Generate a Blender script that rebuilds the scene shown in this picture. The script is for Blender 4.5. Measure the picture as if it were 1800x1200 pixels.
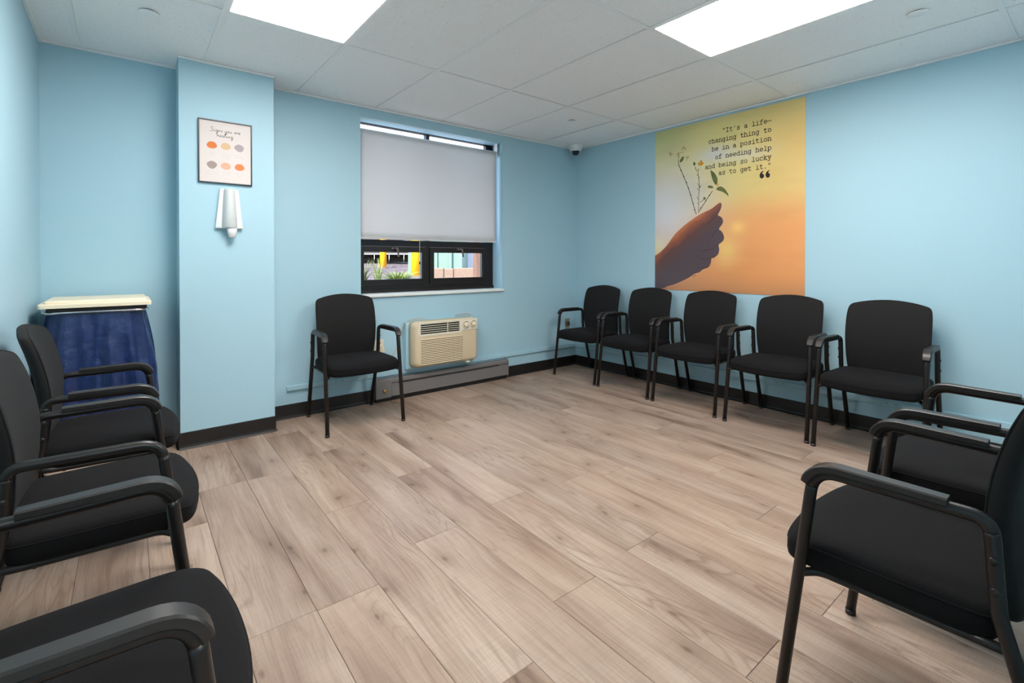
import bpy, math, random
from mathutils import Vector, Matrix
PI = math.pi
random.seed(7)
for o in list(bpy.data.objects):
    bpy.data.objects.remove(o, do_unlink=True)
scene = bpy.context.scene
col = scene.collection

# ------------------------------------------------------------------ camera
CAM_H = 1.1687
cd = bpy.data.cameras.new('camera')
cd.sensor_fit = 'HORIZONTAL'; cd.sensor_width = 36.0
cd.lens = 847.9 / 1800 * 36.0
cd.shift_y = -(600 - 465.06) / 1800
cd.clip_start = 0.02; cd.clip_end = 300
cam = bpy.data.objects.new('camera', cd); col.objects.link(cam)
cam.location = (0, 0, CAM_H)
cam.rotation_euler = (PI / 2 - .0081, 0, -.6722)
scene.camera = cam

# ------------------------------------------------------------------ light
EXPOSURE = 1.53
LAMP = 9.0           # radiance of the two ceiling troffers and the added hall fill
SKY = 0.45
SUN = 5.0
scene.view_settings.view_transform = 'Standard'
scene.view_settings.look = 'None'
scene.view_settings.gamma = 1.0
scene.view_settings.use_curve_mapping = False
scene.view_settings.exposure = EXPOSURE
w = bpy.data.worlds.new('sky'); scene.world = w; w.use_nodes = True
nt = w.node_tree; nt.nodes.clear()
wo = nt.nodes.new('ShaderNodeOutputWorld'); bg = nt.nodes.new('ShaderNodeBackground')
sk = nt.nodes.new('ShaderNodeTexSky'); sk.sky_type = 'NISHITA'; sk.sun_disc = False
sk.sun_elevation = math.radians(48); sk.sun_rotation = math.radians(238)
bg.inputs['Strength'].default_value = SKY
nt.links.new(sk.outputs[0], bg.inputs[0]); nt.links.new(bg.outputs[0], wo.inputs[0])
sd = bpy.data.lights.new('sun', 'SUN'); sd.energy = SUN; sd.angle = .009; sd.color = (1, .95, .87)
so = bpy.data.objects.new('sun', sd); col.objects.link(so)
so.rotation_euler = (math.radians(42), 0, math.radians(-58))

# ------------------------------------------------------------------ dimensions
XL, XR, YB, YN, ZC = -.392, 3.9683, 3.8301, -.06, 2.4232
PX0, PX1, PY = .2476, .7843, 3.602
WX0, WX1, WZ0, WZ1, WD = 1.479, 2.920, .888, 2.340, .21
SP = .6096
GX, GY = -.2229, 2.8072

# ------------------------------------------------------------------ materials
def srgb(r, g, b):
    f = lambda c: (c / 255 / 12.92) if c / 255 <= .04045 else ((c / 255 + .055) / 1.055) ** 2.4
    return (f(r), f(g), f(b), 1)
class NT:
    def __init__(s, name):
        s.m = bpy.data.materials.new(name); s.m.use_nodes = True
        s.t = s.m.node_tree; s.b = s.t.nodes['Principled BSDF']
    def n(s, typ, **kw):
        x = s.t.nodes.new('ShaderNode' + typ)
        for k, v in kw.items():
            if isinstance(k, str) and hasattr(x, k): setattr(x, k, v)
        return x
    def l(s, a, b): s.t.links.new(a, b)
    def val(s, sock, v):
        if hasattr(v, 'is_linked') or hasattr(v, 'links'): s.l(v, sock)
        else: sock.default_value = v
    def math(s, op, a, b=None, clamp=False):
        x = s.n('Math'); x.operation = op; x.use_clamp = clamp
        s.val(x.inputs[0], a)
        if b is not None: s.val(x.inputs[1], b)
        return x.outputs[0]
    def noise(s, vec, scale, detail=3, rough=.5, dist=0):
        x = s.n('TexNoise'); s.l(vec, x.inputs['Vector'])
        x.inputs['Scale'].default_value = scale; x.inputs['Detail'].default_value = detail
        x.inputs['Roughness'].default_value = rough; x.inputs['Distortion'].default_value = dist
        return x.outputs['Fac']
    def ramp(s, fac, stops):
        x = s.n('ValToRGB'); s.l(fac, x.inputs[0]); e = x.color_ramp.elements
        while len(e) < len(stops): e.new(.5)
        for k, (p, c) in enumerate(stops): e[k].position = p; e[k].color = c
        return x.outputs[0]
    def mix(s, fac, a, b, typ='MIX'):
        x = s.n('Mix'); x.data_type = 'RGBA'; x.blend_type = typ
        s.val(x.inputs[0], fac); s.val(x.inputs[6], a); s.val(x.inputs[7], b)
        return x.outputs[2]
    def bump(s, h, strength, dist=.002):
        x = s.n('Bump'); x.inputs['Strength'].default_value = strength; x.inputs['Distance'].default_value = dist
        s.l(h, x.inputs['Height']); s.l(x.outputs[0], s.b.inputs['Normal'])
    def coord(s, which='Object'):
        return s.n('TexCoord').outputs[which]
    def mapping(s, vec, scale=(1, 1, 1), loc=None):
        x = s.n('Mapping'); s.l(vec, x.inputs['Vector']); x.inputs['Scale'].default_value = scale
        if loc is not None: s.val(x.inputs['Location'], loc)
        return x.outputs[0]
def pmat(name, c, rough=.5, metal=0, bump=0, scale=200, var=0, spec=.5, sheen=0):
    k = NT(name); k.b.inputs['Roughness'].default_value = rough; k.b.inputs['Metallic'].default_value = metal
    k.b.inputs['Specular IOR Level'].default_value = spec
    k.b.inputs['Base Color'].default_value = c
    if sheen: k.b.inputs['Sheen Weight'].default_value = sheen
    if bump or var:
        f = k.noise(k.coord(), scale, 3)
        if bump: k.bump(f, bump)
        if var:
            d = tuple(x * (1 - var) for x in c[:3]) + (1,); u = tuple(min(1, x * (1 + var)) for x in c[:3]) + (1,)
            k.l(k.ramp(f, [(.3, d), (.7, u)]), k.b.inputs['Base Color'])
    return k.m
M = {}
M['wall'] = pmat('blue_wall_paint', srgb(168, 204, 218), .55, 0, .12, 260, .015, .35)
M['black_rubber'] = pmat('black_vinyl_baseboard', srgb(26, 23, 22), .42, 0, .05, 90, .15)
M['white'] = pmat('white_plastic', srgb(236, 238, 238), .4, 0, .02, 60, .02)
M['tee'] = pmat('white_ceiling_metal', srgb(246, 246, 246), .5, 0, .03, 120, .02)
M['sill'] = pmat('white_sill_paint', srgb(228, 232, 228), .4, 0, .05, 80, .03)
M['winframe'] = pmat('black_window_aluminium', srgb(26, 22, 21), .38, .2, .03, 120, .1)
M['metal'] = pmat('chair_frame_powder_coat', srgb(30, 27, 26), .36, .2, .06, 500, .08)
M['pad'] = pmat('black_armrest_plastic', srgb(34, 31, 30), .40, 0, .05, 400, .08)
M['fabric'] = pmat('black_chair_fabric', srgb(22, 21, 22), .9, 0, .5, 900, .25, .12, .02)
M['mesh'] = pmat('black_mesh_fabric', srgb(28, 27, 27), .75, 0, .5, 1100, .3, .2, .03)
M['bolt'] = pmat('dark_bolt_steel', srgb(48, 46, 46), .28, .6, .02, 200, .05)
M['ac'] = pmat('beige_ac_plastic', srgb(214, 196, 164), .45, 0, .04, 200, .03)
M['ac_light'] = pmat('ivory_ac_plastic', srgb(226, 218, 200), .42, 0, .04, 200, .02)
M['dark'] = pmat('dark_interior', srgb(22, 18, 16), .7, 0, .1, 80, .2)
M['heater'] = pmat('grey_heater_enamel', srgb(122, 118, 118), .45, .1, .05, 90, .06)
M['brass'] = pmat('brass', srgb(205, 168, 88), .3, .9, .05, 200, .08)
M['steel'] = pmat('galvanised_plate', srgb(178, 172, 158), .4, .6, .05, 200, .08)
M['ivory'] = pmat('ivory_outlet_plastic', srgb(232, 222, 205), .4, 0, .02, 200, .02)
M['cord'] = pmat('tan_cord', srgb(196, 170, 150), .5, 0, .05, 300, .05)
M['chrome'] = pmat('chrome', srgb(215, 216, 218), .12, 1, .01, 60, .02)
M['lid'] = pmat('cream_lid_plastic', srgb(238, 224, 196), .45, 0, .03, 90, .02)
M['paper'] = pmat('pale_pink_paper', srgb(212, 203, 199), .6, 0, .02, 300, .01)
M['ink'] = pmat('black_ink', srgb(28, 25, 24), .7, 0, .02, 300, .05)
M['grey_ink'] = pmat('grey_ink', srgb(176, 168, 170), .7, 0, .02, 300, .05)
M['poster_frame'] = pmat('black_poster_frame', srgb(34, 44, 50), .35, 0, .03, 200, .08)
M['bottle'] = pmat('frosted_grey_plastic', srgb(200, 206, 205), .3, 0, .02, 60, .02)
M['lens'] = pmat('black_dome_glass', srgb(26, 34, 38), .12, 0, .01, 60, .05)
M['yellow'] = pmat('yellow_bollard_paint', srgb(226, 158, 12), .5, 0, .1, 30, .06)
M['green_paint'] = pmat('sea_green_metal', srgb(84, 106, 95), .55, 0, .1, 12, .05)
M['white_paint'] = pmat('white_vehicle_paint', srgb(170, 170, 172), .4, 0, .05, 12, .02)
M['block'] = pmat('tan_concrete_block', srgb(104, 86, 72), .85, 0, .4, 30, .14)
M['brown_post'] = pmat('brown_timber', srgb(88, 62, 48), .75, 0, .3, 24, .15)
M['foliage'] = pmat('light_green_leaf', srgb(112, 132, 50), .6, 0, .1, 40, .2)
M['foliage2'] = pmat('dull_green_leaf', srgb(92, 98, 60), .65, 0, .1, 40, .2)
M['asphalt'] = pmat('dark_asphalt', srgb(60, 57, 58), .9, 0, .4, 20, .15)
M['bounce'] = pmat('pale_bounce_slab', srgb(196, 192, 184), .85, 0, .2, 30, .06)  # for the added slab that bounces sunlight indoors
M['hedge'] = pmat('dark_screen_fence', srgb(44, 44, 42), .8, 0, .2, 8, .2)
M['handle'] = pmat('bronze_window_handle', srgb(112, 100, 92), .35, .5, .03, 120, .06)
M['tyre'] = pmat('tyre_rubber', srgb(34, 33, 34), .8, 0, .2, 60, .1)

def mk_glass():
    k = NT('window_glass'); b = k.b
    b.inputs['Base Color'].default_value = (1, 1, 1, 1); b.inputs['Roughness'].default_value = 0
    b.inputs['Transmission Weight'].default_value = 1; b.inputs['IOR'].default_value = 1.02
    f = k.noise(k.coord(), 2); k.l(k.ramp(f, [(0, (.97, .98, .98, 1)), (1, (1, 1, 1, 1))]), b.inputs['Base Color'])
    return k.m
M['glass'] = mk_glass()
def mk_emit(name, c, s):
    k = NT(name); k.b.inputs['Base Color'].default_value = (.9, .9, .88, 1)
    f = k.noise(k.coord(), 3, 1)
    k.l(k.ramp(f, [(.2, tuple(x * .97 for x in c[:3]) + (1,)), (.8, c)]), k.b.inputs['Emission Color'])
    k.b.inputs['Emission Strength'].default_value = s
    return k.m
M['lamp'] = mk_emit('lit_diffuser', (1, .935, .89, 1), LAMP)
def mk_shade():
    k = NT('grey_roller_fabric'); b = k.b
    f = k.noise(k.coord(), 700, 2)
    c = k.ramp(f, [(.3, srgb(222, 221, 221)), (.7, srgb(228, 227, 227))])
    k.l(c, b.inputs['Base Color']); b.inputs['Roughness'].default_value = .85
    k.bump(f, .15, .001)
    tr = k.n('BsdfTranslucent'); k.l(c, tr.inputs[0])
    mx = k.n('MixShader'); mx.inputs[0].default_value = .30
    out = k.t.nodes['Material Output']
    k.l(b.outputs[0], mx.inputs[1]); k.l(tr.outputs[0], mx.inputs[2]); k.l(mx.outputs[0], out.inputs[0])
    return k.m
M['shade'] = mk_shade()
def mk_tile():
    k = NT('mineral_fibre_tile'); b = k.b; b.inputs['Roughness'].default_value = .9
    b.inputs['Specular IOR Level'].default_value = .2
    co = k.coord()
    a = k.noise(co, 95, 4, .65); d = k.noise(co, 240, 2, .6)
    spots = k.ramp(a, [(.29, srgb(206, 205, 204)), (.375, srgb(250, 250, 250)), (.7, srgb(252, 252, 252))])
    fine = k.ramp(d, [(.27, (.84, .84, .84, 1)), (.37, (1, 1, 1, 1))])
    k.l(k.mix(1.0, spots, fine, 'MULTIPLY'), b.inputs['Base Color'])
    k.bump(a, .5, .003)
    return k.m
M['tile'] = mk_tile()
def mk_plank():
    k = NT('grey_oak_vinyl_plank'); b = k.b
    rnd = k.n('ObjectInfo').outputs['Random']
    off = k.n('CombineXYZ')
    k.l(k.math('MULTIPLY', rnd, 61.0), off.inputs[0]); k.l(k.math('MULTIPLY', rnd, 173.0), off.inputs[1]); k.l(k.math('MULTIPLY', rnd, 29.0), off.inputs[2])
    co = k.coord()
    add = k.n('VectorMath'); add.operation = 'ADD'; k.l(co, add.inputs[0]); k.l(off.outputs[0], add.inputs[1])
    v = add.outputs[0]
    # warped coordinate so that grain flows round knots
    wn = k.n('TexNoise'); k.l(k.mapping(v, (5, 1.1, 1)), wn.inputs['Vector']); wn.inputs['Scale'].default_value = 1.0; wn.inputs['Detail'].default_value = 2
    sub = k.n('VectorMath'); sub.operation = 'SUBTRACT'; k.l(wn.outputs['Color'], sub.inputs[0]); sub.inputs[1].default_value = (.5, .5, .5)
    sc = k.n('VectorMath'); sc.operation = 'MULTIPLY'; k.l(sub.outputs[0], sc.inputs[0]); sc.inputs[1].default_value = (.16, .1, 0)
    ad2 = k.n('VectorMath'); ad2.operation = 'ADD'; k.l(v, ad2.inputs[0]); k.l(sc.outputs[0], ad2.inputs[1])
    wv = ad2.outputs[0]
    broad = k.noise(k.mapping(wv, (7, .9, 1)), 1.0, 3, .55)
    tone = k.noise(k.mapping(v, (1.2, .5, 1)), 1.0, 1)
    streak = k.noise(k.mapping(wv, (60, 1.6, 1)), 1.0, 4, .6)
    fine = k.noise(k.mapping(v, (330, 6, 1)), 1.0, 3, .6)
    saw = k.noise(k.mapping(v, (8, 150, 1)), 1.0, 2, .5)
    vor = k.n('TexVoronoi'); vor.voronoi_dimensions = '2D'; vor.feature = 'F1'; k.l(k.mapping(wv, (4.6, 2.3, 1)), vor.inputs['Vector']); vor.inputs['Scale'].default_value = 1.0
    vor.inputs['Randomness'].default_value = 1
    c0 = k.ramp(broad, [(.26, srgb(122, 100, 86)), (.40, srgb(158, 136, 121)), (.56, srgb(174, 154, 139)), (.74, srgb(187, 169, 155))])
    c1 = k.mix(.50, c0, k.ramp(streak, [(.3, (.64, .60, .57, 1)), (.50, (1, 1, 1, 1))]), 'MULTIPLY')
    c2 = k.mix(.62, c1, k.ramp(fine, [(.34, (.70, .67, .65, 1)), (.52, (1, 1, 1, 1))]), 'MULTIPLY')
    # cathedral grain: contour lines of a stretched noise field
    field = k.noise(k.mapping(v, (5.5, .75, 1)), 1.0, 2, .45, .3)
    con = k.math('FRACT', k.math('MULTIPLY', field, 21.0))
    lines = k.ramp(con, [(0, (1, 1, 1, 1)), (.62, (1, 1, 1, 1)), (.86, (.66, .61, .57, 1)), (1, (.93, .92, .91, 1))])
    lmask = k.ramp(k.noise(k.mapping(v, (4.5, 1.3, 1)), 1.0, 2), [(.44, (0, 0, 0, 1)), (.62, (.75, .75, .75, 1))])
    c3 = k.mix(lmask, c2, k.mix(1.0, c2, lines, 'MULTIPLY'))
    knot = k.ramp(vor.outputs['Distance'], [(.0, (.36, .31, .28, 1)), (.028, (.52, .47, .43, 1)), (.055, (.78, .74, .71, 1)), (.16, (.91, .895, .88, 1)), (.32, (1, 1, 1, 1))])
    vm = k.n('SeparateColor'); k.l(vor.outputs['Color'], vm.inputs[0])
    has = k.math('GREATER_THAN', vm.outputs[0], .42)
    c4 = k.mix(has, c3, k.mix(.9, c3, knot, 'MULTIPLY'))
    c5 = k.mix(.30, c4, k.ramp(saw, [(.3, (.84, .83, .82, 1)), (.6, (1.04, 1.04, 1.04, 1))]), 'MULTIPLY')
    tint = k.ramp(rnd, [(0, (.93, .92, .915, 1)), (.35, (1.0, .985, .97, 1)), (.7, (.97, .945, .91, 1)), (1, (1.03, 1.01, .98, 1))])
    c6 = k.mix(1.0, c5, tint, 'MULTIPLY')
    k.l(c6, b.inputs['Base Color'])
    k.l(k.ramp(streak, [(.2, (.46, .46, .46, 1)), (.8, (.36, .36, .36, 1))]), b.inputs['Roughness'])
    b.inputs['Specular IOR Level'].default_value = .4
    k.bump(fine, .12, .001)
    return k.m
M['plank'] = mk_plank()
def mk_bag():
    k = NT('blue_plastic_bag'); b = k.b; co = k.coord()
    f = k.noise(co, 14, 4, .6)
    k.l(k.ramp(f, [(.3, srgb(26, 42, 84)), (.7, srgb(36, 54, 100))]), b.inputs['Base Color'])
    b.inputs['Roughness'].default_value = .27; k.bump(f, .6, .012)
    return k.m
M['bag'] = mk_bag()
def mk_mural():
    # printed sunset photograph: smooth blobs of colour over the sheet, in metres from its lower left corner
    k = NT('printed_sunset'); b = k.b; b.inputs['Roughness'].default_value = .5
    sep = k.n('SeparateXYZ'); k.l(k.coord(), sep.inputs[0])
    s, t = sep.outputs[0], sep.outputs[2]
    base = k.ramp(k.math('DIVIDE', t, 1.49), [(0, srgb(188, 130, 88)), (.10, srgb(214, 144, 88)), (.24, srgb(226, 157, 94)), (.42, srgb(228, 173, 106)), (.55, srgb(222, 202, 128)), (.75, srgb(226, 216, 142)), (1, srgb(226, 212, 144))])
    def blob(cx, cz, rx, rz, c, cur, amt=1.0):
        dx = k.math('DIVIDE', k.math('SUBTRACT', s, cx), rx); dz = k.math('DIVIDE', k.math('SUBTRACT', t, cz), rz)
        r2 = k.math('ADD', k.math('MULTIPLY', dx, dx), k.math('MULTIPLY', dz, dz))
        g = k.math('MULTIPLY', k.math('POWER', 2.718, k.math('MULTIPLY', r2, -1.0)), amt, True)
        return k.mix(g, cur, c)
    c = base
    c = blob(1.35, 1.15, .42, .38, srgb(230, 190, 116), c, .9)
    c = blob(1.15, .45, .55, .30, srgb(228, 158, 96), c, .9)
    c = blob(.02, .42, .12, .10, srgb(232, 222, 140), c, .9)
    c = blob(.02, 1.45, .38, .22, srgb(196, 204, 138), c, .9)
    c = blob(.10, .76, .40, .40, srgb(220, 221, 226), c, 1.0)
    c = blob(.34, .86, .22, .16, srgb(212, 214, 206), c, .7)
    c = blob(.60, 1.19, .16, .07, srgb(216, 217, 212), c, .9)
    c = blob(.86, 1.14, .18, .05, srgb(222, 220, 205), c, .6)
    c = blob(.80, .55, .06, .05, srgb(250, 206, 120), c, .8)
    c = blob(.70, .36, .10, .11, srgb(240, 204, 122), c, .8)
    n = k.noise(k.mapping(k.coord(), (1.6, 1, 5)), 1.0, 3, .5)
    c = k.mix(.30, c, k.ramp(n, [(.3, (.80, .74, .70, 1)), (.5, (1, 1, 1, 1)), (.75, (1, .98, .9, 1))]), 'MULTIPLY')
    k.l(c, b.inputs['Base Color'])
    return k.m
M['mural'] = mk_mural()
def mk_hand():
    k = NT('printed_hand'); b = k.b; b.inputs['Roughness'].default_value = .5
    sep = k.n('SeparateXYZ'); k.l(k.coord(), sep.inputs[0]); s, t = sep.outputs[0], sep.outputs[2]
    # distance below the upper contour of the hand
    d = k.math('SUBTRACT', k.math('ADD', k.math('MULTIPLY', s, .75), .33), t)
    n = k.noise(k.coord(), 7, 3)
    dd = k.math('ADD', d, k.math('MULTIPLY', k.math('SUBTRACT', n, .5), .10))
    c = k.ramp(k.math('ADD', k.math('MULTIPLY', dd, 2.3), .10), [(.05, srgb(196, 118, 76)), (.18, srgb(150, 86, 62)), (.36, srgb(98, 66, 62)), (.7, srgb(82, 68, 76))])
    k.l(c, b.inputs['Base Color']); return k.m
M['hand'] = mk_hand()
M['hand_dark'] = pmat('printed_hand_crease', srgb(60, 44, 42), .5, 0, .02, 60, .1)
M['stem'] = pmat('printed_stem', srgb(58, 50, 34), .5, 0, .02, 60, .1)
M['leafprint'] = pmat('printed_leaf', srgb(98, 106, 52), .5, 0, .02, 30, .25)
M['petal'] = pmat('printed_orange_petal', srgb(226, 160, 50), .5, 0, .02, 30, .15)
M['whitepetal'] = pmat('printed_pale_flower', srgb(168, 150, 100), .5, 0, .02, 60, .1)
BL = [(208, 110, 32), (206, 172, 132), (162, 150, 156), (150, 134, 126), (216, 164, 136), (216, 122, 62)]
for i, c in enumerate(BL): M['blob%d' % i] = pmat('printed_colour_spot', srgb(*c), .6, 0, .02, 200, .03)
def mk_mulch():
    k = NT('bark_mulch'); b = k.b; co = k.coord()
    vo = k.n('TexVoronoi'); k.l(co, vo.inputs['Vector']); vo.inputs['Scale'].default_value = 14
    f = k.noise(co, .5, 4)
    sp = k.n('SeparateColor'); k.l(vo.outputs['Color'], sp.inputs[0])
    c = k.ramp(sp.outputs[0], [(.0, srgb(38, 29, 31)), (.5, srgb(64, 51, 52)), (1, srgb(112, 96, 92))])
    k.l(k.mix(.4, c, k.ramp(f, [(.35, (.6, .58, .62, 1)), (.6, (1, 1, 1, 1))]), 'MULTIPLY'), b.inputs['Base Color'])
    b.inputs['Roughness'].default_value = .9; k.bump(vo.outputs['Distance'], .8, .03)
    return k.m
M['mulch'] = mk_mulch()

# ------------------------------------------------------------------ mesh helpers
class MB:
    def __init__(s): s.v = []; s.f = []
    def add(s, vs, fs):
        n = len(s.v); s.v += [tuple(p) for p in vs]; s.f += [tuple(i + n for i in f) for f in fs]; return s
    def box(s, x0, x1, y0, y1, z0, z1):
        return s.add([(x0, y0, z0), (x1, y0, z0), (x1, y1, z0), (x0, y1, z0), (x0, y0, z1), (x1, y0, z1), (x1, y1, z1), (x0, y1, z1)],
                     [(0, 3, 2, 1), (4, 5, 6, 7), (0, 1, 5, 4), (1, 2, 6, 5), (2, 3, 7, 6), (3, 0, 4, 7)])
    def cbox(s, x0, x1, y0, y1, z0, z1, c=.003):
        # box with all edges chamfered
        x = [x0, x0 + c, x1 - c, x1]; y = [y0, y0 + c, y1 - c, y1]; z = [z0, z0 + c, z1 - c, z1]
        vs = []; idx = {}
        def V(i, j, k):
            if (i, j, k) not in idx: idx[(i, j, k)] = len(vs); vs.append((x[i], y[j], z[k]))
            return idx[(i, j, k)]
        fs = []
        for k in (0, 3):
            q = [V(1, 1, k), V(2, 1, k), V(2, 2, k), V(1, 2, k)]; fs.append(q if k else q[::-1])
        for j in (0, 3):
            q = [V(1, j, 1), V(2, j, 1), V(2, j, 2), V(1, j, 2)]; fs.append(q if j == 0 else q[::-1])
        for i in (0, 3):
            q = [V(i, 1, 1), V(i, 2, 1), V(i, 2, 2), V(i, 1, 2)]; fs.append(q if i else q[::-1])
        L = {0: 1, 3: 2}
        for k in (0, 3):
            for j in (0, 3):
                q = [V(1, L[j], k), V(2, L[j], k), V(2, j, L[k]), V(1, j, L[k])]; fs.append(q if (k == 0) == (j == 3) else q[::-1])
            for i in (0, 3):
                q = [V(L[i], 1, k), V(L[i], 2, k), V(i, 2, L[k]), V(i, 1, L[k])]; fs.append(q if (k == 0) == (i == 0) else q[::-1])
        for j in (0, 3):
            for i in (0, 3):
                q = [V(L[i], j, 1), V(L[i], j, 2), V(i, L[j], 2), V(i, L[j], 1)]; fs.append(q if (j == 0) == (i == 0) else q[::-1])
                for k in (0, 3):
                    q = [V(L[i], L[j], k), V(i, L[j], L[k]), V(L[i], j, L[k])]
                    fs.append(q)
        return s.add(vs, fs)
    def rings(s, rings, cap0=True, cap1=True, closed=True):
        n = len(rings[0]); vs = [p for r in rings for p in r]; fs = []
        for a in range(len(rings) - 1):
            for i in range(n if closed else n - 1):
                j = (i + 1) % n
                fs.append((a * n + i, a * n + j, (a + 1) * n + j, (a + 1) * n + i))
        if cap0: fs.append(tuple(range(n))[::-1])
        if cap1: fs.append(tuple((len(rings) - 1) * n + i for i in range(n)))
        return s.add(vs, fs)
    def tube(s, path, r, n=10, rad=None, cap=True, flat=1.0):
        P = [Vector(p) for p in path]; rs = []; N = None
        for i, p in enumerate(P):
            t = ((P[i + 1] if i + 1 < len(P) else p) - (P[i - 1] if i else p)).normalized()
            if N is None:
                up = Vector((0, 0, 1)) if abs(t.z) < .9 else Vector((1, 0, 0))
                N = (up - t * up.dot(t)).normalized()
            else: N = (N - t * N.dot(t)).normalized()
            B = t.cross(N); rr = rad[i] if rad else r
            rs.append([p + N * math.cos(2 * PI * k / n) * rr + B * math.sin(2 * PI * k / n) * rr * flat for k in range(n)])
        return s.rings(rs, cap, cap)
    def lathe(s, prof, c=(0, 0, 0), axis='Z', n=20):
        rs = []
        for r, h in prof:
            ring = []
            for k in range(n):
                a = 2 * PI * k / n; x, y = max(r, 1e-5) * math.cos(a), max(r, 1e-5) * math.sin(a)
                ring.append({'Z': (c[0] + x, c[1] + y, c[2] + h), 'Y': (c[0] + x, c[1] + h, c[2] - y), 'X': (c[0] + h, c[1] + x, c[2] + y)}[axis])
            rs.append(ring)
        return s.rings(rs)
    def build(s, name, mat, parent=None, smooth=False):
        me = bpy.data.meshes.new(name); me.from_pydata(s.v, [], s.f); me.update()
        if smooth: me.polygons.foreach_set('use_smooth', [True] * len(me.polygons))
        me.materials.append(M[mat]); return link(name, me, parent)
def link(name, me, parent=None):
    o = bpy.data.objects.new(name, me); col.objects.link(o)
    if parent: o.parent = parent
    return o
def recalc(o):
    import bmesh
    bm = bmesh.new(); bm.from_mesh(o.data); bmesh.ops.recalc_face_normals(bm, faces=bm.faces); bm.to_mesh(o.data); bm.free(); return o
def tag(o, label, cat, group=None):
    o['label'] = label; o['category'] = cat
    if group: o['group'] = group
    return o
def empty(name, loc=(0, 0, 0), rz=0):
    o = bpy.data.objects.new(name, None); col.objects.link(o); o.location = loc; o.rotation_euler = (0, 0, rz); o.empty_display_size = .1
    return o
def thing(name, label, cat, loc=(0, 0, 0), rz=0, group=None): return tag(empty(name, loc, rz), label, cat, group)
def struct(o, label=None, cat=None):
    o['kind'] = 'structure'
    if label: o['label'] = label
    if cat: o['category'] = cat
    return o
def copy_tree(o, parent=None):
    c = o.copy(); col.objects.link(c); c.parent = parent
    for ch in list(o.children): copy_tree(ch, c)
    return c
def fillet(pts, rad, seg=7):
    out = [Vector(pts[0])]
    for i in range(1, len(pts) - 1):
        a, b, c = Vector(pts[i - 1]), Vector(pts[i]), Vector(pts[i + 1]); r = rad[i - 1]
        u, v = (a - b).normalized(), (c - b).normalized(); ang = u.angle(v)
        d = min(r / math.tan(ang / 2), (a - b).length * .49, (c - b).length * .49)
        p, q = b + u * d, b + v * d
        for k in range(seg + 1):
            t = k / seg; out.append(p * (1 - t) ** 2 + b * 2 * t * (1 - t) + q * t * t)
    out.append(Vector(pts[-1])); return out
def chaikin(p, it=2, closed=True):
    for _ in range(it):
        q = []; n = len(p)
        for i in range(n if closed else n - 1):
            a, b = p[i], p[(i + 1) % n]
            q.append(tuple(a[k] * .75 + b[k] * .25 for k in range(len(a)))); q.append(tuple(a[k] * .25 + b[k] * .75 for k in range(len(a))))
        p = q
    return p
def rrect(x0, x1, y0, y1, r, n=6):
    out = []
    for cx, cy, a in ((x1 - r, y1 - r, 0), (x0 + r, y1 - r, 90), (x0 + r, y0 + r, 180), (x1 - r, y0 + r, 270)):
        for k in range(n + 1):
            t = math.radians(a + 90 * k / n); out.append((cx + r * math.cos(t), cy + r * math.sin(t)))
    return out
def ribbon(mb, pts, wd, y=0.0):
    # flat stroke in the XZ plane at depth y
    P = [Vector((p[0], p[1])) for p in pts]; L = []; R = []
    for i, p in enumerate(P):
        d = (P[min(i + 1, len(P) - 1)] - P[max(i - 1, 0)])
        if d.length < 1e-7: d = Vector((1, 0))
        d.normalize(); q = p
        if i == 0: q = p - d * wd * .4
        if i == len(P) - 1: q = p + d * wd * .4
        nrm = Vector((-d.y, d.x)) * wd / 2; L.append(q + nrm); R.append(q - nrm)
    n = len(P); vs = [(a.x, y, a.y) for a in L] + [(a.x, y, a.y) for a in R]
    mb.add(vs, [(i, n + i, n + i + 1, i + 1) for i in range(n - 1)])
def flatpoly(mb, pts, y=0.0): mb.add([(p[0], y, p[1]) for p in pts], [tuple(range(len(pts)))])

# ================================================================== structure
TH = .12
# back wall, with the window opening cut through its depth
mb = MB(); y0, y1 = YB, YB + WD
mb.box(XL - TH, WX0, y0, y1, -.05, ZC + .1); mb.box(WX1, XR + TH, y0, y1, -.05, ZC + .1)
mb.box(WX0, WX1, y0, y1, -.05, WZ0); mb.box(WX0, WX1, y0, y1, WZ1, ZC + .1)
struct(mb.build('wall_back', 'wall'), 'pale blue painted wall with the window', 'wall')
struct(MB().box(XR, XR + TH, YN - .1, YB, -.05, ZC + .1).build('wall_right', 'wall'), 'pale blue painted wall behind the row of five chairs', 'wall')
struct(MB().box(XL - TH, XL, -1.9, YB, -.05, ZC + .1).build('wall_left', 'wall'), 'pale blue painted wall at the left edge', 'wall')
# wall behind the camera with the doorway the picture was taken from
mb = MB(); mb.box(.62, XR, YN - .1, YN, -.05, ZC + .1); mb.box(XL, .62, YN - .1, YN, 2.1, ZC + .1)
struct(mb.build('wall_near', 'wall'), 'pale blue wall behind the two right chairs', 'wall')
mb = MB(); mb.box(1.4, 1.5, -1.9, YN - .1, -.05, ZC + .1); mb.box(XL, 1.5, -2.0, -1.9, -.05, ZC + .1)
struct(mb.build('wall_hall', 'wall'), 'pale wall of the hall outside the doorway', 'wall')
struct(MB().box(XL, 1.4, -1.9, YN, ZC, ZC + .1).build('ceiling_hall', 'tee'), 'white hall ceiling outside the doorway', 'ceiling')
struct(MB().box(PX0, PX1, PY, YB, 0, ZC + .05).build('wall_pillar', 'wall'), 'pale blue square pillar with the poster on it', 'pillar')

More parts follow.
